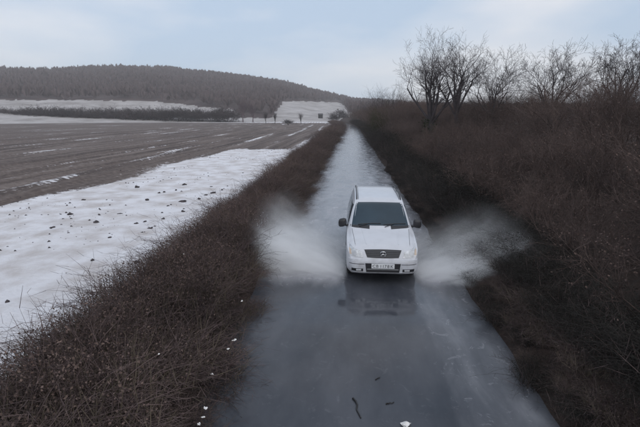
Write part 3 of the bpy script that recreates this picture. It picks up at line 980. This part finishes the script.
bump_patch('rubbing_strip', quad_rows((-0.86, 0.58), (-0.47, 0.575), (-0.47, 0.587), (-0.86, 0.592), 8, 1), 0.004, M['trim'], bp)
py_ = hit_front(0, 0.54) - 0.035 - 0.030
bm = bmesh.new(); box(bm, -0.29, 0.29, py_ - 0.012, py_ + 0.02, 0.485, 0.600)
bmesh.ops.bevel(bm, geom=bm.edges, offset=0.004, segments=1)
plate = link('number_plate', from_bm('number_plate', bm), M['plate'], van)
for ch, cx in zip('CB1178K', (-0.225, -0.145, -0.055, 0.005, 0.065, 0.135, 0.225)):
    cu = bpy.data.curves.new('plate_character', 'FONT')
    cu.body = ch; cu.size = 0.115; cu.extrude = 0.0015; cu.align_x = 'CENTER'; cu.align_y = 'CENTER'
    tmp = bpy.data.objects.new('tmp', cu); C.objects.link(tmp)
    bpy.context.view_layer.update()
    tme = bpy.data.meshes.new_from_object(tmp.evaluated_get(bpy.context.evaluated_depsgraph_get()))
    bpy.data.objects.remove(tmp)
    tme.materials.clear()
    to = link('plate_character', tme, M['plate_ink'], plate)
    to.location = (cx, py_ - 0.0145, 0.543); to.rotation_euler = (math.pi / 2, 0, 0)

# side windows, door seams, handles, mirrors, roof rails
for sx in (-1, 1):
    def P(name, rows, off, mat, parent=van, thick=0.02): return patch(name, rows, 'side', off, mat, parent, thick, sx)
    P('side_window', quad_rows((1.61, 1.17), (2.35, 1.17), (2.35, 1.70), (2.05, 1.70), 8, 8), 0.005, M['glass'])
    P('side_window', quad_rows((2.45, 1.17), (3.50, 1.17), (3.50, 1.70), (2.45, 1.70), 8, 8), 0.005, M['glass'])
    P('side_window', quad_rows((3.60, 1.17), (4.67, 1.17), (4.59, 1.68), (3.60, 1.70), 8, 8), 0.005, M['glass'])
    for s in (1.46, 2.40, 3.55):
        P('door_seam', quad_rows((s, 0.42), (s + 0.01, 0.42), (s + 0.01, 1.14), (s, 1.14), 1, 8), 0.003, M['trim'])
    P('side_moulding', quad_rows((1.5, 0.60), (3.7, 0.60), (3.7, 0.68), (1.5, 0.68), 16, 2), 0.012, M['trim'])
    for s in (2.18, 2.50):
        P('door_handle', quad_rows((s, 1.0), (s + 0.16, 1.0), (s + 0.16, 1.035), (s, 1.035), 4, 2), 0.03, M['trim'])
    # mirror: rounded housing on an arm, glass at the back
    mz, ms = 1.27, 1.55
    xr = abs(hit_side(ms, mz - 0.1, 1))
    bm = bmesh.new()
    bmesh.ops.create_uvsphere(bm, u_segments=20, v_segments=14, radius=1.0)
    for v in bm.verts:
        x, y_, z = v.co
        pw = lambda c, e: math.copysign(abs(c) ** e, c)
        x, y_, z = pw(x, 0.62), pw(y_, 0.8), pw(z, 0.62)
        y_ = y_ * (0.75 if y_ < 0 else 0.35)
        v.co = (sx * (xr + 0.155) + x * 0.115, ms + y_ * 0.11, mz + z * 0.125 - 0.02 * x * sx)
    mr = link('mirror', from_bm('mirror', bm, True), M['trim'], van)
    tube('mirror_arm', [(sx * (xr - 0.03), ms + 0.02, mz - 0.10), (sx * (xr + 0.10), ms, mz - 0.06)], 0.035, M['trim'], mr)
    bm = bmesh.new(); box(bm, sx * (xr + 0.155) - 0.085, sx * (xr + 0.155) + 0.085, ms + 0.037, ms + 0.045, mz - 0.09, mz + 0.09)
    link('mirror_glass', from_bm('mirror_glass', bm), M['reflector'], mr)
    # roof rail
    pts = []
    for i in range(15):
        s = 2.25 + i * 2.4 / 14
        pts.append((sx * 0.655, s, hit_top(sx * 0.655, s) + (0.045 if 0 < i < 14 else 0.005)))
    rl = tube('roof_rail', pts, 0.018, M['trim'], van)
    for s in (2.6, 3.45, 4.35):
        tube('rail_foot', [(sx * 0.655, s, hit_top(sx * 0.655, s) - 0.01), (sx * 0.655, s, hit_top(sx * 0.655, s) + 0.04)], 0.016, M['trim'], rl)
    patch('roof_seam', [[(sx * 0.60, s), (sx * 0.612, s)] for s in np.linspace(2.25, 4.65, 20)], 'top', 0.003, M['trim'], van, 0.01)
# bonnet seam lines
for sx in (-1, 1):
    rows = []
    for i in range(12):
        s = 0.28 + i * 0.09; x = sx * (0.70 + 0.09 * i / 11)
        rows.append([(x, s), (x + sx * 0.009, s)])
    patch('bonnet_seam', rows, 'top', 0.002, M['trim'], van, 0.01)
    rows = []
    for i in range(12):
        s = 0.32 + i * 0.08; x = sx * (0.40 + 0.10 * i / 11)
        rows.append([(x, s), (x + sx * 0.03, s)])
    patch('bonnet_crease', rows, 'top', 0.006, M['paint'], van, 0.012)
# wheels
def wheel_mesh():
    prof = [(0.20, -0.10), (0.30, -0.105), (0.325, -0.08), (0.333, -0.03), (0.333, 0.03), (0.325, 0.08), (0.30, 0.105), (0.20, 0.10)]
    n = 40
    V = [(x, r * math.cos(2 * math.pi * i / n), r * math.sin(2 * math.pi * i / n)) for i in range(n) for (r, x) in prof]
    m = len(prof)
    Fc = [(i * m + j, i * m + (j + 1) % m, ((i + 1) % n) * m + (j + 1) % m, ((i + 1) % n) * m + j) for i in range(n) for j in range(m)]
    ty = mesh('tyre', V, Fc, True)
    bm = bmesh.new()
    bmesh.ops.create_cone(bm, cap_ends=True, segments=40, radius1=0.2, radius2=0.2, depth=0.12, matrix=Matrix.Rotation(math.pi / 2, 4, 'Y'))
    bmesh.ops.create_cone(bm, cap_ends=True, segments=16, radius1=0.06, radius2=0.05, depth=0.05, matrix=Matrix.Translation((0.075, 0, 0)) @ Matrix.Rotation(math.pi / 2, 4, 'Y'))
    for i in range(5):
        q = 2 * math.pi * i / 5
        m4 = Matrix.Rotation(q, 4, 'X') @ Matrix.Translation((0.07, 0, 0.12))
        bmesh.ops.create_cube(bm, size=1.0, matrix=m4 @ Matrix.Diagonal((0.03, 0.05, 0.15, 1)))
    return ty, from_bm('rim', bm)
ty, rm = wheel_mesh()
for (sx, s) in WHEELS:
    t_ = link('wheel', ty, M['rubber'], van)
    t_.location = (sx * 0.82, s, 0.30); t_.rotation_euler = (0, 0, 0 if sx > 0 else math.pi)
    link('rim', rm, M['alloy'], t_)

# ------------------------------------------------------------------ spray thrown up by the van
def spray(name, sx, label, reach, hmax, seed, lean):
    """sheet of mist and drops leaving the front wheel: local x outward, y back along the lane, z up"""
    root = empty(name, (VX + sx * 0.9, VY + 0.5, 0.0))
    tag(root, label, 'spray')
    k = NT('spray_mist')
    k.t.nodes.remove(k.t.nodes.get(k.out.name)); k.out = k.n('ShaderNodeOutputMaterial')
    co = k.coord('Object')
    sp = k.n('ShaderNodeSeparateXYZ'); k.l(co, sp.inputs[0])
    x = k.math('MULTIPLY', sp.outputs[0], float(sx)); y, z = sp.outputs[1], sp.outputs[2]
    warp = k.math('MULTIPLY', k.math('SUBTRACT', k.noise(co, 1.0, 4, 0.6), 0.5), 1.0)
    ang = k.math('ARCTAN2', k.math('ADD', z, 0.02), k.math('ADD', k.math('ABSOLUTE', x), 0.05))
    rho = k.math('SQRT', k.math('ADD', k.math('MULTIPLY', x, x), k.math('MULTIPLY', z, z)))
    cv = k.n('ShaderNodeCombineXYZ')
    k.l(k.math('MULTIPLY', ang, 7.0), cv.inputs[0]); k.l(k.math('MULTIPLY', rho, 0.8), cv.inputs[1]); k.l(k.math('MULTIPLY', y, 2.2), cv.inputs[2])
    jet = k.sstep(k.noise(cv.outputs[0], 1.5, 5, 0.62, 0.3), 0.33, 0.70)          # jets fanning out from the wheel
    lead = k.math('ADD', k.math('SUBTRACT', y, k.math('MULTIPLY', x, lean)), k.math('MULTIPLY', warp, k.math('ADD', 0.15, k.math('MULTIPLY', x, 0.3))))
    ends = k.math('MULTIPLY', k.sstep(x, -0.05, 0.2), k.math('SUBTRACT', 1.0, k.sstep(k.math('ADD', x, k.math('MULTIPLY', warp, 1.2)), reach * 0.6, reach * 1.05)))
    # the sheet itself: thin, low, bright
    w1 = k.math('MULTIPLY', k.sstep(lead, -0.45, 0.4), k.math('SUBTRACT', 1.0, k.sstep(lead, 0.35, 1.3)))
    zl = k.math('DIVIDE', z, k.math('ADD', 0.16, k.math('MULTIPLY', x, 0.30 * hmax)))
    w1 = k.math('MULTIPLY', w1, k.math('SUBTRACT', 1.0, k.sstep(zl, 0.2, 1.3)))
    w1 = k.math('MULTIPLY', w1, k.math('ADD', 0.12, jet))
    # the veil of fine mist behind and above it
    w2 = k.math('MULTIPLY', k.sstep(lead, 0.0, 0.9), k.math('SUBTRACT', 1.0, k.sstep(lead, 0.9, 4.2)))
    zv = k.math('DIVIDE', k.math('ADD', z, k.math('MULTIPLY', warp, 0.5)), k.math('ADD', 0.3, k.math('MULTIPLY', k.math('MINIMUM', x, reach * 0.8), hmax * 1.15 / reach)))
    w2 = k.math('MULTIPLY', w2, k.math('SUBTRACT', 1.0, k.sstep(zv, 0.1, 1.35)))
    w2 = k.math('MULTIPLY', w2, k.math('ADD', 0.3, jet))
    d = k.math('ADD', k.math('MULTIPLY', w1, 19.0), k.math('MULTIPLY', w2, 2.0))
    d = k.math('MULTIPLY', d, ends)
    pv = k.n('ShaderNodeVolumePrincipled')
    pv.inputs['Color'].default_value = (0.985, 0.985, 0.99, 1)
    pv.inputs['Anisotropy'].default_value = 0.2
    k.l(d, pv.inputs['Density'])
    k.l(pv.outputs[0], k.out.inputs['Volume'])
    bm = bmesh.new()
    x0, x1 = -0.05, reach + 0.35
    if sx < 0: x0, x1 = -x1, -x0
    box(bm, x0, x1, -1.3, 4.6, 0.075, hmax + 0.6)
    ms = link('mist', from_bm('mist', bm), k.m, root)
    ms['kind'] = 'stuff'
    # drops
    rg_ = np.random.default_rng(seed)
    n = 4000
    xo = reach * 0.95 * rg_.random(n) ** 0.8
    le = 0.2 + np.abs(rg_.normal(0, 0.55, n))
    yo = le + lean * xo
    hh_ = 0.22 + np.minimum(xo, reach * 0.8) * hmax / reach
    zo = hh_ * rg_.random(n) ** 1.1 * 1.15
    sz = 0.0025 + 0.005 * rg_.random(n) ** 3
    ctr = np.stack([sx * xo, yo, zo + 0.02], 1)
    octa = np.array([(1, 0, 0), (-1, 0, 0), (0, 1, 0), (0, -1, 0), (0, 0, 1.3), (0, 0, -1.3)], float)
    of = np.array([(0, 2, 4), (2, 1, 4), (1, 3, 4), (3, 0, 4), (2, 0, 5), (1, 2, 5), (3, 1, 5), (0, 3, 5)])
    Vd = (ctr[:, None, :] + octa[None] * sz[:, None, None]).reshape(-1, 3)
    Fd = (of[None] + 6 * np.arange(n)[:, None, None]).reshape(-1, 3)
    dr = link('drops', mesh('drops', Vd, Fd), M['droplet'], root)
    dr['kind'] = 'stuff'
    return root
spray('water_spray', -1, 'white fan of water thrown from the van towards the low bramble hedge', 2.7, 1.35, 1, 0.0)
spray('water_spray', 1, 'white fan of water thrown from the van towards the tall overgrown hedge', 2.85, 1.2, 2, -0.28)

# ------------------------------------------------------------------ small things
def lump(name, seed, loc, size, flat, mat, label, cat, group=None, rough=0.35):
    rg_ = random.Random(seed)
    bm = bmesh.new()
    bmesh.ops.create_icosphere(bm, subdivisions=2, radius=1.0)
    sx_, sy_ = rg_.uniform(0.8, 1.5), rg_.uniform(0.7, 1.1)
    for v in bm.verts:
        f = 1 + rough * noise.noise(v.co * 1.7 + Vector((seed * 3.1, 0, 0))) * 1.6 + rough * 0.5 * noise.noise(v.co * 4.5 + Vector((0, seed, 0)))
        v.co = Vector((v.co.x * sx_, v.co.y * sy_, max(v.co.z, -0.4) * flat)) * f * size
    o = link(name, from_bm(name, bm, False), mat)
    o.location = loc; o.rotation_euler = (0, 0, rg_.uniform(0, 6.28))
    return tag(o, label, cat, group)
# dark clods and tufts showing through the snow (positions from the photograph)
CL = [(137, 187, 2.2), (147, 200, 2.4), (159, 193, 1.4), (164, 192, 1.4), (176, 190, 1.3), (184, 185, 2.6), (183, 202, 3.2), (199, 199, 1.8), (206, 195, 1.6), (213, 193, 2.4), (211, 187, 1.4),
      (183, 212, 2.2), (162, 213, 1.6), (163, 219, 2.4), (137, 224, 3.0), (145, 222, 2.2), (143, 233, 2.6), (151, 229, 3.2), (155, 227, 2.0), (222, 190, 1.2), (168, 206, 1.5), (137, 262, 3.0), (120, 214, 2.2), (96, 222, 2.6), (70, 214, 2.4), (52, 228, 2.8), (110, 238, 2.4), (84, 200, 1.8)]
for i, (px, py, s) in enumerate(CL):
    g = ground(px, py, 0.1)
    px_m = F / math.hypot(g.y, CAM_H)
    lump('soil_clod', i, (g.x, g.y, 0.1), s * 0.85 / px_m, 0.7, M['clod'], 'dark clod of earth showing through the snow of the field', 'clod', 'dark clods in the snowy field', 0.6)
# crumbs of soil and stubble too many to count
rng = np.random.default_rng(5)
n = 2600
cx = -5.2 - 12.5 * rng.random(n) ** 0.8
cy = 8 + 47 * rng.random(n)
keep = np.array([noise.noise(Vector((a * 0.35, b * 0.2, 9.0))) > rng.uniform(-0.1, 0.45) for a, b in zip(cx, cy)])
cx, cy = cx[keep], cy[keep]
n = len(cx)
sz = 0.012 + 0.05 * rng.random(n) ** 2.5
octa = np.array([(1.3, 0, 0), (-1, 0, 0), (0, 1, 0), (0, -1.2, 0), (0, 0, 0.8), (0, 0, -0.6)], float)
of = np.array([(0, 2, 4), (2, 1, 4), (1, 3, 4), (3, 0, 4), (2, 0, 5), (1, 2, 5), (3, 1, 5), (0, 3, 5)])
ctr = np.stack([cx, cy, np.array([field_z(a, b)[1] for a, b in zip(cx, cy)]) + 0.004], 1)
Vd = (ctr[:, None, :] + (octa[None] * (0.6 + 0.8 * rng.random((n, 6, 1)))) * sz[:, None, None]).reshape(-1, 3)
Fd = (of[None] + 6 * np.arange(n)[:, None, None]).reshape(-1, 3)
tag(link('soil_crumbs', mesh('soil_crumbs', Vd, Fd), M['clod']), 'small dark crumbs of soil and stubble strewn over the snow', 'soil', kind='stuff')
# pale scraps on the left bank
SCR = [(234.5, 340, 2.6, 'largest white scrap caught at the lane edge of the bramble hedge'),
       (228, 349, 2.0, 'white scrap just below the largest one at the lane edge of the brambles'),
       (242, 301, 1.7, 'white scrap at the lane edge of the brambles level with the reflected van'),
       (205.5, 408, 2.0, 'topmost of three white scraps at the bottom of the bramble hedge'),
       (203, 417, 1.7, 'middle one of three white scraps at the bottom of the bramble hedge'),
       (199, 424, 1.9, 'lowest of three white scraps at the bottom of the bramble hedge'),
       (212, 374, 1.4, 'faint pale scrap in the brambles between the largest scrap and the bottom three'),
       (184, 254, 1.5, 'pale scrap on top of the bramble hedge beside the snow'),
       (159, 354, 1.3, 'pale scrap in the middle of the bramble hedge, far from the lane')]
for i, (px, py, s, lab) in enumerate(SCR):
    z = 0.55 if px > 195 else 1.15
    g = ground(px, py, z)
    px_m = F / math.hypot(g.y, CAM_H)
    lump('pale_scrap', 50 + i, (g.x, g.y, z), s * 0.6 / px_m, 0.5, M['scrap'], lab, 'litter', 'white scraps on the bramble hedge', 0.9)
g = ground(406, 423.5, 0.03)
lump('pale_scrap', 71, (g.x, g.y, 0.02), 0.055, 0.5, M['scrap'], 'small white scrap lying on the wet lane in front of the van', 'litter', None, 0.5)
def stick(p0, p1, r, label):
    a, b = ground(*p0, 0.012), ground(*p1, 0.012)
    n = 5
    rg_ = random.Random(int(p0[0]))
    pts = [Vector((0, 0, 0)).lerp(b - a, i / n) + Vector((rg_.gauss(0, 0.012), rg_.gauss(0, 0.012), 0)) for i in range(n + 1)]
    o = tube('stick', pts, r, M['stick'], None, 6, 0.5)
    o.location = a
    tag(o, label, 'stick', 'dark sticks lying in the water')
stick((352.5, 398), (360.5, 418), 0.017, 'longest dark stick floating in the water in front of the van')
stick((385, 403.5), (394, 403), 0.011, 'short dark stick lying across the lane right of the longest one')
stick((376, 379), (381, 377), 0.010, 'tiny dark stick on the water nearest the reflection of the van')

# ------------------------------------------------------------------ winter haze
bm = bmesh.new(); box(bm, -1640, 1640, -340, 1640, -1.7, 150)
k = NT('haze_air')
pv = k.n('ShaderNodeVolumePrincipled')
pv.inputs['Color'].default_value = (0.97, 0.97, 0.985, 1)
pv.inputs['Density'].default_value = 0.00035
k.l(pv.outputs[0], k.out.inputs['Volume'])
tag(link('haze', from_bm('haze', bm), k.m), kind='stuff')
